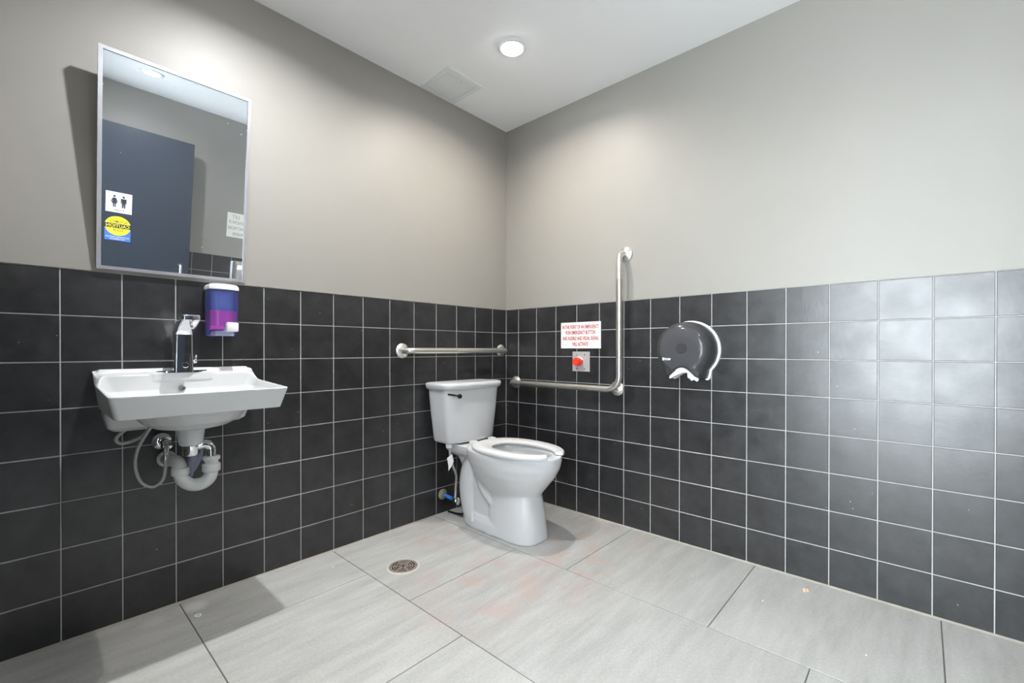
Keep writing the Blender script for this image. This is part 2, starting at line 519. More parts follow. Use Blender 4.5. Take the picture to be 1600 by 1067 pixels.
# floor: joint bed and large slabs
fl = struct(link('floor', nbox(XW - TH, TH, YB - TH, TH, -0.06, -0.0015), 'floor_grout'), 'grey stone-look tiled floor')
strips = [(-0.607, -0.001, [0.0, -0.932, -1.531, -2.130, -2.73, YB]),
          (-1.2125, -0.607, [0.0, -0.631, -1.830, YB]),
          (-1.811, -1.2125, [0.0, -0.331, -0.938, -2.137, YB]),
          (XW + 0.0, -1.811, [0.0, -0.62, -1.82, YB])]
for x0, x1, ys in strips:
    for y1, y0 in zip(ys, ys[1:]):
        g = 0.0016
        bm = bmesh.new(); cx, cy = (x0 + x1) / 2, (y0 + y1) / 2
        a, b = (x1 - x0) / 2 - g, (y1 - y0) / 2 - g
        base = [Vector((sx * a, sy * b, -0.012)) for sx, sy in ((-1, -1), (1, -1), (1, 1), (-1, 1))]
        mid = [Vector((p.x, p.y, -0.001)) for p in base]
        topr = [Vector((p.x - math.copysign(.001, p.x), p.y - math.copysign(.001, p.y), 0)) for p in base]
        loft(bm, [base, mid, topr])
        o = link('floor_tile', bm, 'floor_tile', fl); o.location = (cx, cy, 0)
# caulk line where the tiled walls meet the floor
def wedge(x0, y0, x1, y1, nx, ny, w=0.009, h=0.005):
    a, b = Vector((x0, y0, 0)), Vector((x1, y1, 0)); n = Vector((nx, ny, 0))
    ring = lambda p: [p - n * .003 + Vector((0, 0, -.003)), p + n * w + Vector((0, 0, -.003)), p + n * w + Vector((0, 0, .0006)), p - n * .003 + Vector((0, 0, h))]
    return loft(bmesh.new(), [ring(a), ring(b)])
struct(link('trim_1', wedge(XW, 0, 0, 0, 0, -1), 'caulk'), 'pale caulk line along the foot of the sink wall')
struct(link('trim_2', wedge(0, 0, 0, YB, -1, 0, 0.006), 'caulk'), 'pale caulk line along the foot of the right wall')

# door frame and the open door leaf (seen in the mirror)
bm = bmesh.new()
box(bm, XW - TH - .01, XW + .012, D1 - .04, D1 + .045, 0, DH + .045, .003)
box(bm, XW - TH - .01, XW + .012, D0 - .045, D0 + .04, 0, DH + .045, .003)
box(bm, XW - TH - .01, XW + .012, D0 + .04, D1 - .04, DH - .04, DH + .045, .003)
struct(link('trim_3', bm, 'door_frame_paint'), 'dark steel door frame')
dr = bpy.data.objects.new('door_1', None); COL.objects.link(dr); dr.location = (-2.24, -2.65, 0); dr['kind'] = 'structure'
dr['label'] = 'dark blue-grey open door leaf carrying two stickers'
part('leaf', nbox(-2.245, -1.245, -2.675, -2.63, 0.01, 2.105, 0.0015), 'door_paint', dr)
bm = bmesh.new()
for z in (0.25, 1.05, 1.85): lathe(bm, [(0.008, 0), (0.008, .1)], (-2.25, -2.653, z), (0, 0, 1), 10)
part('hinge', bm, 'steel_brushed', dr, True)
h = part('pull_handle', tube(bmesh.new(), catmull([(-1.31, -2.631, .92), (-1.31, -2.59, .93), (-1.31, -2.585, 1.0), (-1.31, -2.59, 1.10), (-1.31, -2.631, 1.11)]), .009), 'steel_brushed', dr, True)

# corridor outside the doorway
hx0, hx1, hy0, hy1 = -4.2, XW - TH, -4.2, 0.6
struct(link('floor_corridor', nbox(hx0, hx1, hy0, hy1, -0.06, 0), 'hall_floor'), 'grey corridor floor outside the doorway')
wy0, wy1, wz0, wz1 = -2.75, -1.25, 0.10, 2.35       # unseen window opening, added to send daylight through the doorway
bm = bmesh.new()
box(bm, hx0 - .1, hx0, hy0, hy1, 0, wz0); box(bm, hx0 - .1, hx0, hy0, hy1, wz1, 2.7)
box(bm, hx0 - .1, hx0, hy0, wy0, wz0, wz1); box(bm, hx0 - .1, hx0, wy1, hy1, wz0, wz1)
struct(link('wall_corridor', bm, 'hall_wall'), 'white corridor wall outside the doorway')
wn = struct(link('added_window_1', nbox(hx0 - .06, hx0 - .054, wy0, wy1, wz0, wz1), 'window_glass'), 'unseen window added across the corridor to let daylight in')
bm = bmesh.new()
for yy in (wy0, (wy0 + wy1) / 2, wy1): box(bm, hx0 - .09, hx0 - .02, yy - .025, yy + .025, wz0, wz1)
for zz in (wz0, wz1): box(bm, hx0 - .09, hx0 - .02, wy0, wy1, zz - .025, zz + .025)
link('added_window_frame', bm, 'door_frame_paint', wn)
pl = bpy.data.lights.new('added_window_portal_offscreen', 'AREA'); pl.shape = 'RECTANGLE'; pl.size = wy1 - wy0; pl.size_y = wz1 - wz0
pl.cycles.is_portal = True  # sampling portal over the added window, emits nothing itself
po = bpy.data.objects.new('added_window_portal_offscreen', pl); COL.objects.link(po)
po.location = (hx0 - .05, (wy0 + wy1) / 2, (wz0 + wz1) / 2); po.rotation_euler = (math.pi / 2, 0, -math.pi / 2)
bm = bmesh.new(); box(bm, hx0, hx1, hy1, hy1 + .1, 0, 2.7); box(bm, hx0, hx1, hy0 - .1, hy0, 0, 2.7)
struct(link('wall_corridor_ends', bm, 'hall_wall'), 'white end walls of the corridor')
struct(link('ceiling_corridor', nbox(hx0, hx1, hy0, hy1, 2.7, 2.8), 'ceiling_paint'), 'white corridor ceiling')

# ================================================================== ceiling fixtures
def downlight(x, y, label, col=(0.97, 0.985, 1.0), power=1.0, end='_offscreen'):
    t = thing('downlight' + end, label, 'light', (x, y, CEIL), 'round recessed downlights in the ceiling')
    part('trim_ring', lathe(bmesh.new(), [(0.050, 0.002), (0.052, -0.006), (0.060, -0.0065), (0.068, -0.003), (0.070, 0.002)], (x, y, CEIL), (0, 0, 1), 32, cap=False), 'white_plastic', t, True)
    ld = bpy.data.lights.new('downlight_beam' + end, 'AREA'); ld.shape = 'DISK'; ld.size = 0.035
    ld.energy = BEAM_POWER * power; ld.color = col; ld.spread = math.radians(BEAM_SPREAD)
    lo = bpy.data.objects.new('downlight_beam' + end, ld); COL.objects.link(lo); lo.parent = t; lo.location = (0, 0, -0.017)
    part('lens' + end, lathe(bmesh.new(), [(0.052, 0.0), (0.052, -0.004), (0.047, -0.009), (0.034, -0.013), (0.017, -0.015), (0.002, -0.0155)], (x, y, CEIL), (0, 0, 1), 32), 'lamp_lens', t, True)
downlight(-0.600, -0.602, 'round white ceiling downlight beside the access hatch above the toilet', (1.0, 0.92, 0.82), 0.8, end='')
downlight(-1.620, -0.590, 'round white ceiling downlight above the sink', power=1.25)
downlight(-1.605, -2.166, 'round white ceiling downlight in front of the dark door', power=0.5)

t = thing('access_hatch', 'square white access hatch in the ceiling above the grab bar', 'hatch', (-0.593, -0.137, CEIL))
ax0, ax1, ay0, ay1 = -0.716, -0.470, -0.262, -0.012
bm = bmesh.new(); fwid = .028; zt, zb = CEIL + .001, CEIL - .003
box(bm, ax0, ax1, ay0, ay0 + fwid, zb, zt); box(bm, ax0, ax1, ay1 - fwid, ay1, zb, zt)
box(bm, ax0, ax0 + fwid, ay0 + fwid, ay1 - fwid, zb, zt); box(bm, ax1 - fwid, ax1, ay0 + fwid, ay1 - fwid, zb, zt)
part('frame', bm, 'access_paint', t)
part('seam', nbox(ax0 + fwid, ax1 - fwid, ay0 + fwid, ay1 - fwid, CEIL - .0005, zt), 'access_seam', t)
part('panel', nbox(ax0 + fwid + .003, ax1 - fwid - .003, ay0 + fwid + .003, ay1 - fwid - .003, CEIL - .002, zt), 'access_paint', t)
part('latch_screw', lathe(bmesh.new(), [(0.005, 0), (0.004, -.003)], (-0.588, ay0 + .048, CEIL - .001), (0, 0, 1), 12), 'steel_brushed', t)

# ================================================================== mirror (leans out from the wall)
def mirror():
    b = Vector((-1.8140, -0.012, 1.237)); tilt = math.radians(6.236)
    wv, hv = 0.452, 0.728
    t = thing('wall_mirror', 'rectangular mirror in thin pale metal frame, tilted forward above the sink', 'mirror', b)
    rx = Vector((1, 0, 0)); uv = Vector((0, -math.sin(tilt), math.cos(tilt))); nn = Vector((0, -math.cos(tilt), -math.sin(tilt)))
    def P(x, u, n): return b + rx * x + uv * u + nn * n
    def bar(bm, x0, x1, u0, u1, n0, n1):
        loft(bm, [[P(x0, u0, n), P(x1, u0, n), P(x1, u1, n), P(x0, u1, n)] for n in (n0, n1)])
    bm = bmesh.new(); fwid = .0115
    bar(bm, -wv / 2, wv / 2, 0, fwid, -.014, .004)
    bar(bm, -wv / 2, wv / 2, hv - fwid, hv, -.014, .004)
    bar(bm, -wv / 2, -wv / 2 + fwid, fwid, hv - fwid, -.014, .004)
    bar(bm, wv / 2 - fwid, wv / 2, fwid, hv - fwid, -.014, .004)
    part('frame', bm, 'mirror_frame', t)
    bm = bmesh.new(); bar(bm, -wv / 2 + fwid - .001, wv / 2 - fwid + .001, fwid - .001, hv - fwid + .001, -.004, 0)
    part('glass', bm, 'mirror_glass', t)
    bm = bmesh.new(); bar(bm, -wv / 2 + .004, wv / 2 - .004, .004, hv - .004, -.012, -.005)
    part('backing', bm, 'rubber_black', t)
    # hinge strip at the wall and two side brackets that hold the top out
    part('wall_rail', nbox(b.x - .2, b.x + .2, -.012, .001, 1.245, 1.27), 'steel_brushed', t)
    for s in (-1, 1):
        bm = bmesh.new(); x = b.x + s * (wv / 2 - .012)
        prism(bm, [(-.001, 1.80), (-.001, 1.84), (-.078, 1.84), (-.072, 1.80)], 'x', x - .002, x + .002)
        part('bracket', bm, 'steel_brushed', t)
mirror()

# ================================================================== soap dispenser
def soap():
    x0, x1, xc = -1.729, -1.632, -1.6805
    t = thing('soap_dispenser', 'blue see-through wall soap dispenser holding pink soap, under the mirror', 'soap dispenser', (xc, 0, 1.01))
    part('back_plate', nbox(x0 + .006, x1 - .006, -.012, .001, 1.016, 1.204, .003), 'blue_inner', t)
    def plan(hw, d, z, bow=.016, n=10):
        pts = [Vector((xc - hw, -.008, z)), Vector((xc - hw, -d + .02, z))]
        for k in range(n + 1):
            a = -1 + 2 * k / n
            pts.append(Vector((xc + hw * a * .985, -d - bow * (1 - abs(a) ** 2.6) + .008, z)))
        pts += [Vector((xc + hw, -d + .02, z)), Vector((xc + hw, -.008, z))]
        return pts
    hw = (x1 - x0) / 2
    part('tank', loft(bmesh.new(), [plan(hw * .9, .060, 1.012), plan(hw * .99, .085, 1.034), plan(hw, .088, 1.05), plan(hw, .088, 1.197)]), 'blue_clear', t, 30)
    part('inner_tank', loft(bmesh.new(), [plan(hw * .93, .05, 1.113), plan(hw * .93, .05, 1.19)]), 'blue_inner', t, 30)
    part('soap_fill', loft(bmesh.new(), [plan(hw * .86, .062, 1.038), plan(hw * .92, .078, 1.052), plan(hw * .93, .081, 1.112)]), 'pink_soap', t, 30)
    part('cap', loft(bmesh.new(), [plan(hw + .002, .090, 1.193), plan(hw + .002, .090, 1.204), plan(hw - .003, .084, 1.213), plan(hw - .02, .06, 1.217)]), 'white_plastic', t, 30)
    part('push_button', nbox(xc + .000, xc + .040, -.116, -.06, 1.030, 1.066, .005, 2), 'white_plastic', t, True)
    part('pump_base', nbox(xc - .03, xc + .036, -.074, -.012, 1.016, 1.034, .003), 'white_plastic', t)
soap()

# ================================================================== sink
SX = -1.812
def sink():
    t = thing('wall_sink', 'white ceramic wall-hung sink with squared basin on black tiles', 'sink', (SX, 0, 0.69))
    def zt(y):
        if y > -.03: return .889
        if y > -.085: return .889 - (.889 - .846) * ((-.03 - y) / .055) ** .8
        return .846 - (.846 - .829) * ((-.085 - y) / .335)
    bm = bmesh.new()
    def R(hw, yf, yb, z, rad=.02, zf=None, bow=.008):
        """rounded rectangle, evenly stepped, with a slightly bowed front"""
        rad = min(rad, hw * .98, (yb - yf) / 2 * .98); out = []
        for cx_, cy_, a0 in ((hw - rad, yb - rad, 0), (-hw + rad, yb - rad, 90), (-hw + rad, yf + rad, 180), (hw - rad, yf + rad, 270)):
            for k in range(7):
                a = math.radians(a0 + 15 * k); out.append((cx_ + rad * math.cos(a), cy_ + rad * math.sin(a)))
            nx_ = {0: (-hw + rad, yb), 90: (-hw, yf + rad), 180: (hw - rad, yf), 270: (hw, yb - rad)}[a0]
            p0 = out[-1]
            for k in range(1, 24): out.append((p0[0] + (nx_[0] - p0[0]) * k / 24, p0[1] + (nx_[1] - p0[1]) * k / 24))
        m_ = (yf + yb) / 2
        return [Vector((SX + x, y - (bow * max(0, 1 - (x / hw) ** 2) * min(1, max(0, (m_ - y) / (m_ - yf)) ** 3)), zf(y) if zf else z)) for x, y in out]
    loft(bm, [R(.06, -.27, -.12, .690, .07), R(.105, -.315, -.08, .700, .10), R(.138, -.345, -.05, .720, .12), R(.155, -.358, -.03, .742, .13), R(.163, -.364, -.02, .759, .13),
              R(.214, -.390, .001, .760, .014), R(.2225, -.399, .001, .757, .012), R(.240, -.424, .001, .83, .012, zt),
              R(.230, -.413, -.092, .83, .02, lambda y: (zt(y) if y < -.12 else .846 + .028 * (y + .12) / .028)), R(.221, -.402, -.100, .818, .035),
              R(.197, -.382, -.115, .794, .06), R(.155, -.350, -.135, .772, .08), R(.10, -.31, -.15, .756, .07), R(.04, -.25, -.19, .748, .03)])
    # raised back ledge, wall apron and drain boss
    loft(bm, [egg(SX, .228, -.046, .001, .83, 10, 40), egg(SX, .230, -.044, .001, .882, 10, 40), egg(SX, .224, -.038, .001, .893, 10, 40)])
    loft(bm, [egg(SX, .110, -.100, -.01, .85, 5, 40), egg(SX, .105, -.098, -.01, .881, 5, 40)])
    loft(bm, [R(.190, -.07, .001, .682, .02), R(.206, -.085, .001, .694, .02), R(.216, -.10, .001, .735, .02), R(.218, -.14, .001, .765, .02)])
    lathe(bm, [(.033, .630), (.036, .640), (.043, .70), (.05, .715)], (SX - .002, -.20, 0), (0, 0, 1), 28)
    me = modified('basin', bm, [('REMESH', dict(mode='VOXEL', voxel_size=.0026)), ('SMOOTH', dict(factor=.5, iterations=5))])
    me.transform(Matrix.Translation(-Vector(t.location)))
    link('basin', me, 'sink_ceramic', t, 180)
    part('overflow_cover', lathe(bmesh.new(), [(.010, .0), (.010, .004), (.007, .0055), (.003, .0057)], (SX - .008, -.103, .822), (0, -1, .25), 20), 'overflow_metal', t, True)
    part('drain_ring', lathe(bmesh.new(), [(.026, 0), (.026, .003), (.018, .004), (.016, .001)], (SX, -.215, .7465), (0, 0, 1), 24), 'chrome', t, True)
sink()

def faucet():
    t = thing('sensor_faucet', 'chrome sensor faucet with slanted spout on the back of the sink', 'faucet', (SX - .002, -.07, .880))
    x = SX - .002
    q = lambda hw, y0, y1, z, e=6: egg(x, hw, y0, y1, z, e, 32)
    part('deck_plate', loft(bmesh.new(), [q(.078, -.102, -.045, .878, 2.6), q(.078, -.102, -.045, .8835, 2.6), q(.074, -.098, -.049, .8855, 2.6)]), 'chrome', t, 30)
    body = loft(bmesh.new(), [q(.0315, -.106, -.050, .880), q(.030, -.106, -.052, .93), q(.0285, -.108, -.056, 1.005), q(.0285, -.110, -.058, 1.017)])
    b = part('body', body, 'chrome', t, 40)
    def sl(hw, y0, y1, z0, z1):    # sloping section
        return [Vector((p.x, p.y, z0 + (z1 - z0) * (p.y - y0) / (y1 - y0))) for p in egg(x, hw, y0, y1, 0, 8, 32)]
    part('spout', loft(bmesh.new(), [q(.0290, -.112, -.056, 1.0155), sl(.0285, -.165, -.100, 1.042, 1.050), sl(.0275, -.218, -.145, 1.064, 1.076), sl(.0270, -.218, -.146, 1.077, 1.083), sl(.024, -.214, -.150, 1.081, 1.086)]), 'chrome', t, 40)
    part('sensor_window', lathe(bmesh.new(), [(.008, -.002), (.008, .0015), (.006, .002)], (x + .004, -.1065, .905), (0, -1, .02), 20), 'rubber_black', t, True)
    part('sensor_ring', lathe(bmesh.new(), [(.008, 0), (.0105, 0), (.0105, .002), (.008, .0025)], (x + .004, -.1065, .905), (0, -1, .02), 20, cap=False), 'chrome', t, True)
    part('mix_lever', tube(bmesh.new(), catmull([(x + .024, -.08, .915), (x + .038, -.08, .917), (x + .040, -.08, .93), (x + .041, -.082, .942)], 5), [.007] * 8 + [.005] * 8, 10), 'chrome', t, True)
faucet()

def trap():
    t = thing('drain_trap', 'grey plastic U-shaped drain trap with chrome tailpiece under the sink', 'drain trap', (-1.80, -.18, .47))
    x = SX - .002
    part('tailpiece', lathe(bmesh.new(), [(.020, .636), (.025, .634), (.025, .60), (.022, .594), (.017, .592)], (x, -.20, 0), (0, 0, 1), 20), 'chrome', t, True)
    part('chrome_elbow', tube(bmesh.new(), catmull([(x, -.195, .612), (-1.795, -.20, .622), (-1.772, -.205, .626), (-1.757, -.205, .612), (-1.755, -.205, .585), (-1.755, -.205, .555)], 6), .0165, 14), 'chrome', t, True)
    u = [(-1.755, -.205, .578), (-1.755, -.205, .53), (-1.763, -.203, .502), (-1.785, -.195, .486), (-1.81, -.185, .487), (-1.832, -.172, .505), (-1.838, -.165, .53), (-1.839, -.155, .552), (-1.841, -.13, .563), (-1.846, -.09, .562), (-1.848, -.05, .558), (-1.848, .001, .555)]
    part('u_bend', tube(bmesh.new(), catmull(u, 6), .0215, 16), 'pvc_grey', t, True)
    for (px, py, z0, z1, r) in ((-1.755, -.205, .568, .582, .0275), (-1.755, -.205, .528, .556, .0285), (-1.837, -.163, .522, .548, .027)):
        part('slip_nut', lathe(bmesh.new(), [(r - .003, z0), (r, z0 + .003), (r, z1 - .003), (r - .003, z1)], (px, py, 0), (0, 0, 1), 16), 'pvc_grey', t, True)
    part('sleeve', tube(bmesh.new(), catmull([(-1.775, -.13, .615), (-1.785, -.13, .575), (-1.80, -.135, .53), (-1.803, -.14, .505)], 5), [.008 + .013 * math.sin(math.pi * min(1, k / 15 + .15)) for k in range(16)], 12), 'sleeve_blue', t, True)
    part('wall_flange', lathe(bmesh.new(), [(.030, -.001), (.030, .004), (.026, .010), (.022, .011)], (-1.848, 0, .555), (0, -1, 0), 24), 'pvc_grey', t, True)
trap()

def supply_sink():
    t = thing('supply_valve', 'chrome stop valve with braided hose loops on wall under the sink', 'valve', (-1.862, 0, .622))
    part('escutcheon', lathe(bmesh.new(), [(.030, -.001), (.030, .004), (.022, .012), (.012, .014)], (-1.862, 0, .622), (0, -1, 0), 24), 'chrome', t, True)
    part('stem', lathe(bmesh.new(), [(.009, 0), (.009, .085)], (-1.862, -.001, .622), (0, -1, 0), 14), 'chrome', t, True)
    part('red_collar', lathe(bmesh.new(), [(.0115, .035), (.0115, .058)], (-1.862, 0, .622), (0, -1, 0), 14), 'dark_red', t, True)
    part('handle', lathe(bmesh.new(), [(.010, .08), (.018, .085), (.019, .097), (.014, .105), (.004, .107)], (-1.862, 0, .622), (0, -1, 0), 18), 'chrome', t, True)
    part('outlet', tube(bmesh.new(), [(-1.864, -.098, .620), (-1.869, -.120, .605), (-1.873, -.128, .575)], [.009, .0085, .007], 12), 'chrome', t, True)
    part('hose', tube(bmesh.new(), catmull([(-1.873, -.128, .580), (-1.873, -.126, .545), (-1.880, -.118, .505), (-1.905, -.105, .484), (-1.938, -.105, .51), (-1.951, -.10, .565), (-1.944, -.10, .62), (-1.922, -.10, .668), (-1.90, -.10, .706)], 8), .0058, 10), 'braid', t, True)
    part('hose', tube(bmesh.new(), catmull([(-1.935, -.07, .71), (-1.965, -.06, .69), (-1.993, -.05, .66), (-1.985, -.05, .640), (-1.955, -.055, .643), (-1.925, -.07, .662), (-1.90, -.08, .70)], 8), .0058, 10), 'braid', t, True)
supply_sink()

# ================================================================== grab bars
def flange(bm, p, n, r=.040):
    return lathe(bm, [(r, -.001), (r, .003), (r - .005, .008), (.024, .012), (.0185, .016)], p, n, 28)
def straight_bar():
    z, x0, x1, so = .955, -.822, -.052, .062
    t = thing('grab_bar', 'straight horizontal brushed steel grab bar above the toilet tank', 'grab bar', ((x0 + x1) / 2, 0, z))
    pts = catmull([(x0, .0, z), (x0, -.030, z), (x0 + .012, -.052, z), (x0 + .035, -so, z)], 5)[:-1] + [Vector((x0 + .035, -so, z)), Vector((x1 - .035, -so, z))] + catmull([(x1 - .035, -so, z), (x1 - .012, -.052, z), (x1, -.030, z), (x1, 0, z)], 5)[1:]
    part('bar', tube(bmesh.new(), pts, .0165, 18), 'steel_brushed', t, True)
    for x in (x0, x1): part('flange', flange(bmesh.new(), (x, 0, z), (0, -1, 0)), 'steel_brushed', t, True)
straight_bar()

def l_bar():
    so = .062; y0, y1, z0, z1 = -.092, -.886, .747, 1.478
    t = thing('corner_grab_bar', 'L-shaped steel grab bar beside the emergency button on right wall', 'grab bar', (0, (y0 + y1) / 2, z0))
    hor = catmull([(-.008, y0, z0), (-.03, y0, z0), (-.052, y0 - .012, z0), (-so, y0 - .035, z0)], 5)
    R_ = .075
    bend = [Vector((-so, y1 + R_ - R_ * math.sin(a), z0 + R_ - R_ * math.cos(a))) for a in [math.pi / 2 * k / 10 for k in range(11)]]
    ver = catmull([(-so, y1, z1 - .035), (-.052, y1, z1 - .012), (-.03, y1, z1), (-.008, y1, z1)], 5)
    part('bar', tube(bmesh.new(), hor + bend + ver, .0165, 18), 'steel_brushed', t, True)
    # rough gripping length, a thin peened skin over the tube
    part('peened_grip', tube(bmesh.new(), [(-so, y0 - .10, z0), (-so, y1 + .19, z0)], .0172, 18), 'steel_peened', t, True)
    part('peened_grip', tube(bmesh.new(), [(-so, y1, z0 + .17), (-so, y1, z1 - .14)], .0172, 18), 'steel_peened', t, True)
    part('flange', flange(bmesh.new(), (-.0017, y0, z0), (-1, 0, 0)), 'steel_brushed', t, True)
    part('flange', flange(bmesh.new(), (-.0042, y1 - .008, z1), (-1, 0, 0)), 'steel_brushed', t, True)
    part('flange', flange(bmesh.new(), (-.0017, y1 + .045, z0 + .002), (-1, 0, 0)), 'steel_brushed', t, True)
    part('post', tube(bmesh.new(), [(-.008, y1 + .045, z0 + .002), (-.04, y1 + .043, z0 + .012), (-so, y1 + .034, z0 + .016)], .011, 12), 'steel_brushed', t, True)
l_bar()

# ================================================================== toilet
TX = -0.47
def toilet():
    t = thing('toilet', 'white ceramic two-piece toilet with open-front seat standing in the tiled corner', 'toilet', (TX, -.42, 0))
    bm = bmesh.new()
    E_ = lambda hw, yf, yb, z, e=2.2, b=0.0: egg(TX, hw, yf, yb, z, e, 56, None, b)
    # foot
    loft(bm, [E_(.114, -.685, -.150, -.0, 2.6), E_(.114, -.685, -.150, .012, 2.6), E_(.108, -.678, -.155, .050, 2.6), E_(.092, -.65, -.165, .075, 2.6)])
    # front pedestal
    loft(bm, [E_(.112, -.684, -.36, .0, 3.0), E_(.107, -.678, -.365, .06, 3.0), E_(.102, -.668, -.36, .14, 3.0), E_(.098, -.658, -.35, .21, 2.8), E_(.088, -.65, -.39, .25, 2.6)])
    # bowl with cavity
    loft(bm, [E_(.070, -.62, -.36, .16), E_(.088, -.648, -.33, .20), E_(.108, -.668, -.30, .235, 2.2, .06), E_(.135, -.705, -.27, .28, 2.2, .10), E_(.158, -.742, -.245, .325, 2.2, .12),
              E_(.173, -.768, -.225, .37, 2.2, .14), E_(.179, -.779, -.215, .41, 2.2, .14), E_(.179, -.780, -.215, .432, 2.2, .14), E_(.174, -.776, -.22, .437, 2.2, .14),
              E_(.125, -.725, -.34, .436, 2.1, .10), E_(.120, -.718, -.345, .42, 2.1, .1), E_(.128, -.722, -.34, .395, 2.1, .1), E_(.105, -.66, -.36, .32, 2.1), E_(.06, -.56, -.38, .255, 2), E_(.03, -.5, -.42, .24, 2)])
    # deck under the tank
    loft(bm, [egg(TX, .060, -.30, -.045, .355, 4, 40), egg(TX, .105, -.31, -.035, .385, 4, 40), egg(TX, .114, -.32, -.030, .405, 4, 40), egg(TX, .116, -.32, -.030, .434, 4, 40)])
    loft(bm, [E_(.080, -.60, -.2, .02, 4), E_(.080, -.60, -.2, .2, 4), E_(.085, -.58, -.2, .33, 4)])
    # rear body with the trapway: hump, and a slanting channel on each side
    tube(bm, catmull([(TX, -.235, .03), (TX, -.215, .12), (TX, -.21, .21), (TX, -.225, .29), (TX, -.26, .345)], 6), [.086 + .010 * math.sin(math.pi * k / 24) for k in range(25)], 24)
    tube(bm, catmull([(TX, -.12, .39), (TX, -.16, .34), (TX, -.2, .27)], 6), .06, 20)
    for s in (-1, 1):
        tube(bm, catmull([(TX + s * .062, -.285, .335), (TX + s * .075, -.33, .26), (TX + s * .074, -.39, .19), (TX + s * .062, -.47, .13)], 6), [.030] * 19, 14)
        tube(bm, catmull([(TX + s * .085, -.33, .345), (TX + s * .085, -.37, .27), (TX + s * .076, -.44, .225), (TX + s * .06, -.54, .19)], 6), [.020] * 19, 14)
    me = modified('bowl', bm, [('REMESH', dict(mode='VOXEL', voxel_size=.0042)), ('SMOOTH', dict(factor=.5, iterations=9))])
    me.transform(Matrix.Translation(-Vector(t.location)))
    link('bowl', me, 'ceramic', t, 180)
    part('water', loft(bmesh.new(), [egg(TX, .085, -.60, -.37, .285, 2, 32), egg(TX, .088, -.61, -.37, .290, 2, 32)]), 'chrome', t)
    # tank and lid
    def D(hw, yf, yb, z, bow=.022):
        out = []
        for p in egg(TX, hw, yf, yb, z, 7, 64):
            if p.y < (yf + yb) / 2: p.y -= bow * (1 - ((p.x - TX) / hw) ** 2)
            out.append(p)
        return out
    tk = part('tank', loft(bmesh.new(), [D(.160, -.170, -.035, .440), D(.172, -.182, -.028, .446), D(.176, -.185, -.024, .458), D(.196, -.192, -.018, .62), D(.207, -.197, -.015, .742)]), 'ceramic', t, 50)
    part('tank_lid', loft(bmesh.new(), [D(.206, -.197, -.013, .738), D(.214, -.206, -.006, .741), D(.221, -.214, -.003, .752), D(.223, -.216, -.003, .768), D(.220, -.212, -.005, .775), D(.210, -.200, -.012, .778)]), 'ceramic', t, 50)
    # flush lever
    hx, hz, hy = -.596, .706, -.207
    lv = part('flush_lever', lathe(bmesh.new(), [(.013, -.004), (.013, .008), (.010, .013), (.003, .014)], (hx, hy, hz), (0, -1, 0), 20), 'dark_chrome', t, True)
    part('lever_arm', tube(bmesh.new(), catmull([(hx, hy - .012, hz), (hx - .03, hy - .017, hz + .006), (hx - .06, hy - .014, hz + .012), (hx - .085, hy - .010, hz + .016)], 5), [.0045] * 8 + [.0055] * 8, 10), 'dark_chrome', lv, True)
    # open-front seat
    o_f, o_b, i_f, i_b = -.788, -.262, -.742, -.375
    n = 60; gap = .33
    rings = []
    def ell(hw, f, b, a, bias=.10):
        c, s = math.cos(a), math.sin(a); e = 2.25
        x = math.copysign(abs(c) ** (2 / e), c); y = math.copysign(abs(s) ** (2 / e), s)
        h = (b - f) / 2
        return Vector((TX + hw * x, (f + b) / 2 + h * y + bias * h * (1 - y * y), 0))
    bm = bmesh.new()
    for k in range(n + 1):
        a = -math.pi / 2 + gap + (2 * math.pi - 2 * gap) * k / n
        po, pi_ = ell(.186, o_f, o_b, a), ell(.108, i_f, i_b, a)
        if k in (0, n):       # rounded ends
            po, pi_ = po.lerp(pi_, .12), pi_.lerp(po, .12)
        d = (pi_ - po)
        up_ = lambda z: Vector((0, 0, z))
        rings.append([po + d * .03 + up_(.438), po + up_(.444), po + d * .02 + up_(.453), po + d * .16 + up_(.460), po + d * .5 + up_(.461), po + d * .85 + up_(.457), pi_ + up_(.450), pi_ - d * .05 + up_(.440)])
    loft(bm, rings)
    st = part('seat', bm, 'seat_plastic', t, 60)
    for s in (-1, 1):
        part('seat_hinge', nbox(TX + s * .07 - .018, TX + s * .07 + .018, -.285, -.245, .434, .462, .006, 2), 'seat_plastic', t, True)
        part('bolt_cap', lathe(bmesh.new(), [(.016, 0), (.015, .02), (.012, .040), (.003, .044)], (TX + s * .099, -.285, .036), (0, 0, 1), 16), 'ceramic', t, True)
toilet()

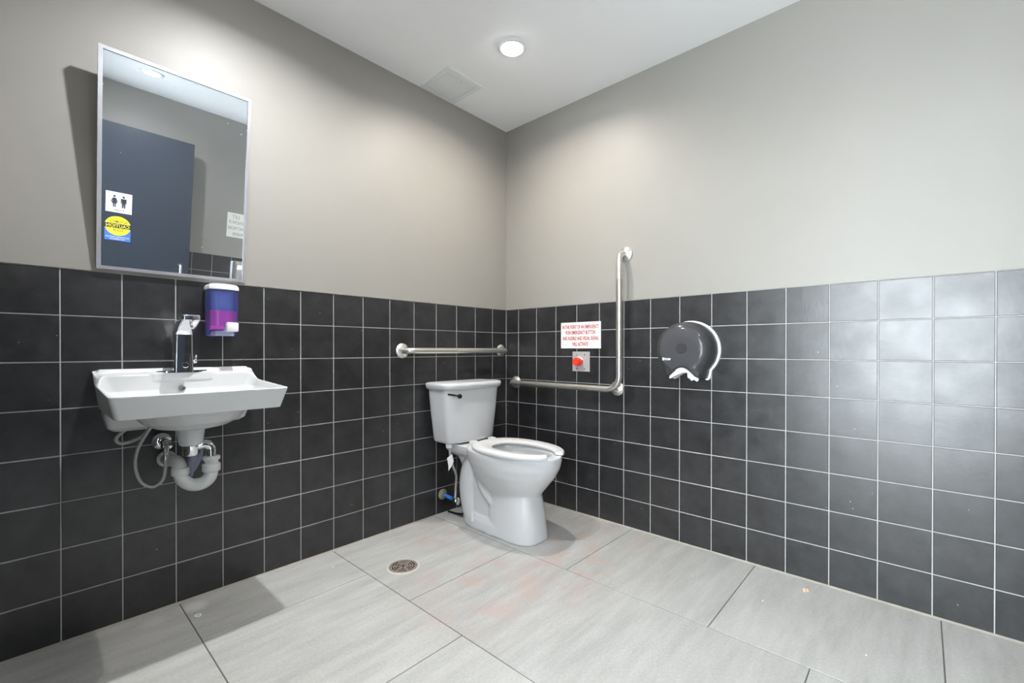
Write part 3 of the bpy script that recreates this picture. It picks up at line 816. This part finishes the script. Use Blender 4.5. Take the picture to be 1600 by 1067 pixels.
def toilet_supply():
    t = thing('toilet_supply_line', 'braided water line with blue-sleeved stop valve beside the toilet base', 'water line', (-.545, 0, .112))
    part('escutcheon', lathe(bmesh.new(), [(.031, -.001), (.031, .003), (.022, .010), (.010, .012)], (-.545, 0, .112), (0, -1, 0), 24), 'drain_metal', t, True)
    part('pipe', lathe(bmesh.new(), [(.008, 0), (.008, .12)], (-.545, 0, .112), (-.05, -1, -.05), 14), 'chrome', t, True)
    part('blue_sleeve', lathe(bmesh.new(), [(.0105, .03), (.0105, .095)], (-.545, 0, .112), (-.05, -1, -.05), 14), 'blue_plastic', t, True)
    part('valve_body', lathe(bmesh.new(), [(.011, .105), (.013, .11), (.013, .135), (.008, .14)], (-.545, 0, .112), (-.05, -1, -.05), 14), 'chrome', t, True)
    hd = lathe(bmesh.new(), [(.004, .138), (.017, .142), (.019, .148), (.016, .153), (.004, .155)], (-.545, 0, .112), (-.05, -1, -.05), 18)
    bmesh.ops.scale(hd, vec=(.6, 1, 1.15), verts=hd.verts, space=Matrix.Translation((.552, .147, -.105)))
    part('valve_handle', hd, 'chrome', t, True)
    hz = [(-.551, -.122, .112), (-.551, -.122, .15), (-.549, -.125, .19), (-.556, -.135, .25), (-.592, -.155, .305), (-.612, -.155, .35), (-.614, -.150, .40), (-.613, -.145, .432)]
    part('hose', tube(bmesh.new(), catmull(hz, 7), .0068, 10), 'braid', t, True)
    part('crimp', tube(bmesh.new(), [(-.551, -.122, .125), (-.550, -.123, .165)], .0085, 12), 'chrome', t, True)
    part('coupling_nut', lathe(bmesh.new(), [(.017, .418), (.019, .422), (.019, .436), (.016, .4397)], (-.615, -.145, 0), (0, 0, 1), 10), 'white_plastic', t)
    bm = bmesh.new()
    prism(bm, [(-.650, .37), (-.615, .385), (-.605, .345), (-.613, .330), (-.640, .30), (-.640, .325)], 'y', -.172, -.169)
    part('paper_tag', bm, 'paper', t)
toilet_supply()
tag(link('loose_cable', tube(bmesh.new(), catmull([(-.512, -.012, .0055), (-.505, -.065, .0055), (-.485, -.105, .0055), (-.448, -.112, .0055), (-.415, -.085, .0055), (-.405, -.045, .0055)], 6), .0055, 8), 'rubber_black', None, True),
    'short black cable lying on the floor behind the toilet base', 'cable')

# ================================================================== right wall: sign, button, tissue dispenser
def emergency():
    y0, y1, za, zb = -.460, -.737, .969, 1.123
    t = thing('emergency_sign', 'white sign with red emergency instructions on the black tiles', 'sign', (0, (y0 + y1) / 2, za))
    part('plate', nbox(-.0035, .0005, y1, y0, za, zb, .0008), 'sign_white', t)
    yc = (y0 + y1) / 2
    rows = (('IN THE EVENT OF AN EMERGENCY', .252, 1.0955), ('PUSH EMERGENCY BUTTON', .205, 1.0625), ('AND AUDIBLE AND VISUAL SIGNAL', .252, 1.0285), ('WILL ACTIVATE', .110, .9945))
    for s, w, z in rows:
        place_text('lettering', text_mesh(s, .03, w, .0225, bold=.0006), 'sign_red', t, (-.0038, yc, z), (0, -1, 0))
    ya, yb, za, zb = -.5445, -.6635, .834, .950
    t = thing('emergency_button', 'square steel wall plate with a red emergency push button', 'button', (0, (ya + yb) / 2, za))
    part('plate', nbox(-.004, .001, yb, ya, za, zb, .0012), 'steel_plate', t)
    c = Vector((-.004, -.598, .892))
    part('button_guard', lathe(bmesh.new(), [(.024, 0), (.024, .012), (.020, .013), (.020, .004)], (c.x + .001, c.y + .004, c.z + .004), (-1, 0, 0), 24), 'white_plastic', t, True)
    st = part('button_stem', lathe(bmesh.new(), [(.022, 0), (.022, .022)], c, (-1, 0, 0), 16), 'red_plastic', t, True)
    part('button_head', lathe(bmesh.new(), [(.014, .020), (.024, .024), (.026, .036), (.022, .046), (.006, .048)], c, (-1, 0, 0), 24), 'red_plastic', t, True)
    part('indicator', lathe(bmesh.new(), [(.005, 0), (.0045, .003), (.002, .004)], (-.004, -.575, .852), (-1, 0, 0), 12), 'red_plastic', t, True)
    for yy, zz in ((-.578, .932), (-.630, .932), (-.630, .850)):
        part('screw', lathe(bmesh.new(), [(.0045, 0), (.004, .002), (.001, .0024)], (-.004, yy, zz), (-1, 0, 0), 10), 'chrome', t, True)
emergency()

def tissue():
    yc, zc, r = -1.238, .962, .136
    t = thing('tissue_dispenser', 'round smoked plastic toilet tissue dispenser on the black tiles', 'dispenser', (0, yc, .81))
    def outline(n=56):
        """round top, two short legs below and an arched paper mouth between them"""
        pts = []
        for k in range(n + 1):
            a = math.radians(-44 + 268 * k / n); pts.append((r * math.cos(a), r * math.sin(a)))
        pts += [(-.094, -.118), (-.088, -.136), (-.078, -.142), (-.066, -.138)]
        for k in range(11):
            u = k / 10; pts.append((-.060 + .120 * u, -.132 + .036 * math.sin(math.pi * u)))
        pts += [(.066, -.138), (.078, -.142), (.088, -.136), (.094, -.118)]
        return pts
    def ring(x, sc, dy=0): return [Vector((x, yc + dy + p[0] * sc, zc + p[1] * sc)) for p in outline()]
    part('back_plate', loft(bmesh.new(), [ring(.0005, 1.03, -.006), ring(-.012, 1.03, -.006), ring(-.014, 1.0, -.006)]), 'white_plastic', t, 40)
    part('cover', loft(bmesh.new(), [ring(-.013, 1.0), ring(-.045, .99), ring(-.080, .965), ring(-.102, .91), ring(-.115, .83), ring(-.1215, .70), ring(-.124, .5), ring(-.125, .3)]), 'smoke_clear', t, 60)
    rl = part('paper_roll', lathe(bmesh.new(), [(.028, .020), (.108, .020), (.108, .105), (.028, .105)], (0, yc, zc + .005), (-1, 0, 0), 40), 'paper', t, 30)
    part('roll_core', lathe(bmesh.new(), [(.026, .018), (.026, .108), (.010, .109)], (0, yc, zc + .005), (-1, 0, 0), 24), 'rubber_black', rl, True)
    # white paper chute under the arch and torn tissue hanging out
    n = 12
    lo = [(.062 - .124 * k / n, .838 - .010 * math.cos(math.pi * k / n) + .020 * math.sin(math.pi * k / n) - .006) for k in range(n + 1)]
    hi = [(.062 - .124 * k / n, .846 + .034 * math.sin(math.pi * k / n)) for k in range(n, -1, -1)]
    part('paper_chute', prism(bmesh.new(), [(yc + y, z) for y, z in lo + hi], 'x', -.098, -.016), 'paper', t)
    bm = bmesh.new()
    for k, (dy, dz) in enumerate(((-.034, .826), (-.044, .816), (-.054, .818), (-.062, .812))):
        prism(bm, [(yc + dy + .010, .860), (yc + dy - .010, .856), (yc + dy - .008, dz + .006), (yc + dy, dz), (yc + dy + .007, dz + .005)], 'x', -.100 + .006 * k, -.096 + .006 * k)
    part('torn_tissue', bm, 'paper', t)
    # small white maker's mark, too blurred to read
    bm = bmesh.new(); y = yc + .086; z = .916
    for k, (w, h0, h1) in enumerate(((.010, -.006, .008), (.008, -.004, .005), (.004, -.006, .005), (.012, -.004, .005))):
        q = math.hypot(y - w / 2 - yc, z - zc) / r
        xs = -.1145 - .0105 * min(1, max(0, (.84 - q) / .34)) ** .6
        prism(bm, [(y, z + h1), (y - w, z + h1 * .9), (y - w * .7, z + h0), (y - w * .1, z + h0)], 'x', xs - .0022, xs + .004)
        y -= w + .0025
    part('maker_mark', bm, 'white_plastic', t)
tissue()

# ================================================================== floor drain and bits on the floor
def drain():
    c = Vector((-1.073, -.384, 0))
    t = thing('floor_drain', 'round bronze-grey slotted floor drain set in the tile', 'drain', c)
    part('rim', lathe(bmesh.new(), [(.052, .0005), (.052, .0035), (.060, .0035), (.064, .001), (.064, -.001)], c, (0, 0, 1), 40, cap=False), 'drain_metal', t, True)
    part('collar', lathe(bmesh.new(), [(.0635, .0004), (.0635, .0018), (.070, .0006), (.071, -.001)], c, (0, 0, 1), 40, cap=False), 'drain_collar', t, True)
    cm = bpy.data.meshes.new('cutter'); cb = lathe(bmesh.new(), [(.056, -.052), (.056, .01)], c, (0, 0, 1), 40)
    bmesh.ops.recalc_face_normals(cb, faces=cb.faces); cb.to_mesh(cm); cb.free()
    co = bpy.data.objects.new('cutter', cm); COL.objects.link(co)
    bpy.context.view_layer.update()
    for o in [fl] + [k for k in fl.children if abs(k.location.x - c.x) < .305 and abs(k.location.y - c.y) < .32]:
        md = o.modifiers.new('hole', 'BOOLEAN'); md.operation = 'DIFFERENCE'; md.object = co; md.solver = 'EXACT'
        me = bpy.data.meshes.new_from_object(o.evaluated_get(bpy.context.evaluated_depsgraph_get()))
        o.modifiers.clear(); o.data = me
    bpy.data.objects.remove(co); bpy.data.meshes.remove(cm)
    part('sump', lathe(bmesh.new(), [(.057, -.0005), (.055, -.001), (.053, -.048), (.004, -.050)], c, (0, 0, 1), 32, cap=False), 'drain_cast', t, True)
    bm = bmesh.new()
    for k in range(5):
        rr = .008 + .0105 * k
        lathe(bm, [(rr, .0008), (rr, .0032), (rr + .0052, .0032), (rr + .0052, .0008)], c, (0, 0, 1), 36, cap=False)
    for k in range(3):
        a = math.radians(20 + 60 * k); d = Vector((math.cos(a), math.sin(a), 0)) * .053; w = Vector((-math.sin(a), math.cos(a), 0)) * .0045
        loft(bm, [[c - d - w + Vector((0, 0, z)), c + d - w + Vector((0, 0, z)), c + d + w + Vector((0, 0, z)), c - d + w + Vector((0, 0, z))] for z in (.0008, .0034)])
    part('grate', bm, 'drain_metal', t)
drain()

tag(link('washer', lathe(bmesh.new(), [(.006, -.0002), (.006, .0025), (.011, .0025), (.011, -.0002)], (-1.784, -.150, 0), (0, 0, 1), 20, cap=False), 'white_plastic', None, True),
    'small white ring washer lying on the shaded floor under the sink', 'washer')
bm = bmesh.new()
for k in range(6):
    r = bmesh.ops.create_icosphere(bm, subdivisions=1, radius=.006 + .004 * random.random())
    bmesh.ops.translate(bm, verts=r['verts'], vec=(-.093 + random.uniform(-.011, .011), -1.932 + random.uniform(-.009, .009), .004))
    bmesh.ops.scale(bm, verts=r['verts'], vec=(1.1, .9, .6))
tag(link('crumb', bm, 'crumb'), 'small tan crumb lying on the floor near the right wall', 'crumb')
for x, y, lab in ((-.30, -1.63, 'tiny white scrap on the floor slab below the tissue dispenser'), (-.42, -1.95, 'tiny white scrap on the floor slab that holds the tan crumb'),
               (-1.285, -.16, 'tiny white scrap on the floor between the sink and the round drain'), (-.86, -.44, 'tiny white scrap on the floor between the drain and the toilet')):
    bm = bmesh.new(); bmesh.ops.create_icosphere(bm, subdivisions=1, radius=.0035)
    bmesh.ops.scale(bm, verts=bm.verts, vec=(1.2, .8, .5))
    o = tag(link('paper_scrap', bm, 'paper'), lab, 'scrap', 'tiny white scraps on the floor')
    o.location = (x, y, .0012)

# ================================================================== things seen in the mirror: stickers, note, towel dispenser
YD = -2.63    # room side of the open door leaf
def flatpoly(bm, pts, y0, y1): return prism(bm, pts, 'y', y0, y1)
def ellipse_pts(xc, zc, a, b, n=32, t0=0, t1=2 * math.pi):
    return [(xc + a * math.cos(t0 + (t1 - t0) * k / n), zc + b * math.sin(t0 + (t1 - t0) * k / n)) for k in range(n + (0 if t1 - t0 > 6 else 1))]
def stickers():
    # viewed from inside the room (looking towards -y) the right-hand side is -x
    x0, x1, z0, z1 = -1.783, -1.630, 1.455, 1.606
    xc = (x0 + x1) / 2
    t = thing('restroom_sticker', 'white square toilet sticker with woman and man figures on dark door', 'sign', (xc, YD, z0))
    part('sheet', nbox(x0, x1, YD - .0005, YD + .001, z0, z1), 'sign_white', t)
    f0, f1 = YD + .0011, YD + .0016
    for s, man in ((-1, False), (1, True)):
        bm = bmesh.new(); c = xc - s * .027 * -1 if False else xc + (-.027 if not man else .027); zz = 1.535
        flatpoly(bm, ellipse_pts(c, zz + .040, .0075, .0085), f0, f1)
        if man:
            flatpoly(bm, [(c - .017, zz + .028), (c + .017, zz + .028), (c + .017, zz - .008), (c + .012, zz - .008), (c + .011, zz + .016), (c + .010, zz - .042), (c + .002, zz - .042), (c, zz - .008), (c - .002, zz - .042), (c - .010, zz - .042), (c - .011, zz + .016), (c - .012, zz - .008), (c - .017, zz - .008)], f0, f1)
        else:
            flatpoly(bm, [(c - .010, zz + .028), (c + .010, zz + .028), (c + .021, zz - .004), (c + .016, zz - .006), (c + .009, zz + .012), (c + .016, zz - .014), (c + .009, zz - .014), (c + .008, zz - .042), (c + .002, zz - .042), (c + .001, zz - .014), (c - .001, zz - .014), (c - .002, zz - .042), (c - .008, zz - .042), (c - .009, zz - .014), (c - .016, zz - .014), (c - .009, zz + .012), (c - .016, zz - .006), (c - .021, zz - .004)], f0, f1)
        part('figure', bm, 'sign_ink', t)
    place_text('lettering', text_mesh('Toilet', .03, .062, .017, bold=.0002), 'sign_ink', t, (xc + .002, YD + .0013, 1.474), (-1, 0, 0))
    # caution sticker
    x0, x1, z0, z1 = -1.786, -1.633, 1.243, 1.428; xc = (x0 + x1) / 2
    t = thing('caution_sticker', 'yellow oval automatic door caution sticker with blue base on dark door', 'sign', (xc, YD, z0))
    part('blue_sheet', nbox(x0, x1, YD - .0005, YD + .001, z0, z0 + .095), 'sign_blue', t)
    zc = 1.354
    part('oval', flatpoly(bmesh.new(), ellipse_pts(xc, zc, .077, .073), YD + .0002, YD + .0016), 'sign_yellow', t)
    part('band', nbox(xc - .077, xc + .077, YD + .0004, YD + .0020, zc - .017, zc + .017), 'sign_ink', t)
    place_text('lettering', text_mesh('AUTOMATIC', .03, .112, .019, bold=.0002), 'sign_ink', t, (xc, YD + .0019, zc + .032), (-1, 0, 0))
    place_text('lettering', text_mesh('CAUTION', .03, .138, .024, bold=.0004), 'sign_yellow', t, (xc, YD + .0023, zc), (-1, 0, 0))
    place_text('lettering', text_mesh('DOOR', .03, .060, .018, bold=.0002), 'sign_ink', t, (xc, YD + .0019, zc - .033), (-1, 0, 0))
    place_text('lettering', text_mesh('ACTIVATE SWITCH', .03, .138, .011, bold=.0002), 'sign_white', t, (xc, YD + .0013, z0 + .026), (-1, 0, 0))
    place_text('lettering', text_mesh('TO OPERATE', .03, .09, .011, bold=.0002), 'sign_white', t, (xc, YD + .0013, z0 + .011), (-1, 0, 0))
    # handwritten note on the back wall
    yw = YB + PR
    x0, x1, z0, z1 = -.938, -.722, 1.412, 1.632
    t = thing('handwritten_note', 'white paper note taped to the painted wall over the towel dispenser', 'note', ((x0 + x1) / 2, yw, z0))
    part('sheet', nbox(x0, x1, yw - .0005, yw + .001, z0, z1), 'sign_paper', t)
    for s, xr, w, z in (('LET', -.900, .060, 1.598), ('KNOW IF', -.925, .120, 1.548), ('NO MORE', -.932, .130, 1.495), ('PAPER', -.890, .09, 1.442)):
        place_text('lettering', text_mesh(s, .03, w, .030, align='RIGHT', shear=.1), 'pen_ink', t, (xr, yw + .0013, z), (-1, 0, 0))
stickers()

def towel():
    x0, x1, z0, z1 = -.893, -.60, .83, 1.205; y = YB
    t = thing('towel_dispenser', 'smoked plastic paper towel dispenser with white back on rear tiles', 'dispenser', ((x0 + x1) / 2, y, z0))
    part('back_plate', nbox(x0, x1, y - .0005, y + .05, z0, z1 - .01, .012, 3), 'white_plastic', t, True)
    def sec(x, ins):   # side profile with rounded top front
        p = [(y + .048, z0 + .012 + ins), (y + .19 - ins, z0 + .012 + ins)]
        p += [(y + .19 - ins - .08 + .08 * math.cos(a), z1 - .085 - ins + .08 * math.sin(a)) for a in [math.pi / 2 * k / 8 for k in range(9)]]
        p += [(y + .048, z1 - .005 - ins)]
        return [Vector((x, q[0], q[1])) for q in p]
    part('cover', loft(bmesh.new(), [sec(x0 + .006, .02), sec(x0 + .010, .006), sec(x0 + .02, 0), sec(x1 - .02, 0), sec(x1 - .010, .006), sec(x1 - .006, .02)]), 'steel_brushed', t, 40)
    part('paper_tongue', nbox(x0 + .08, x1 - .08, y + .09, y + .093, z0 - .05, z0 + .014), 'paper', t)
towel()
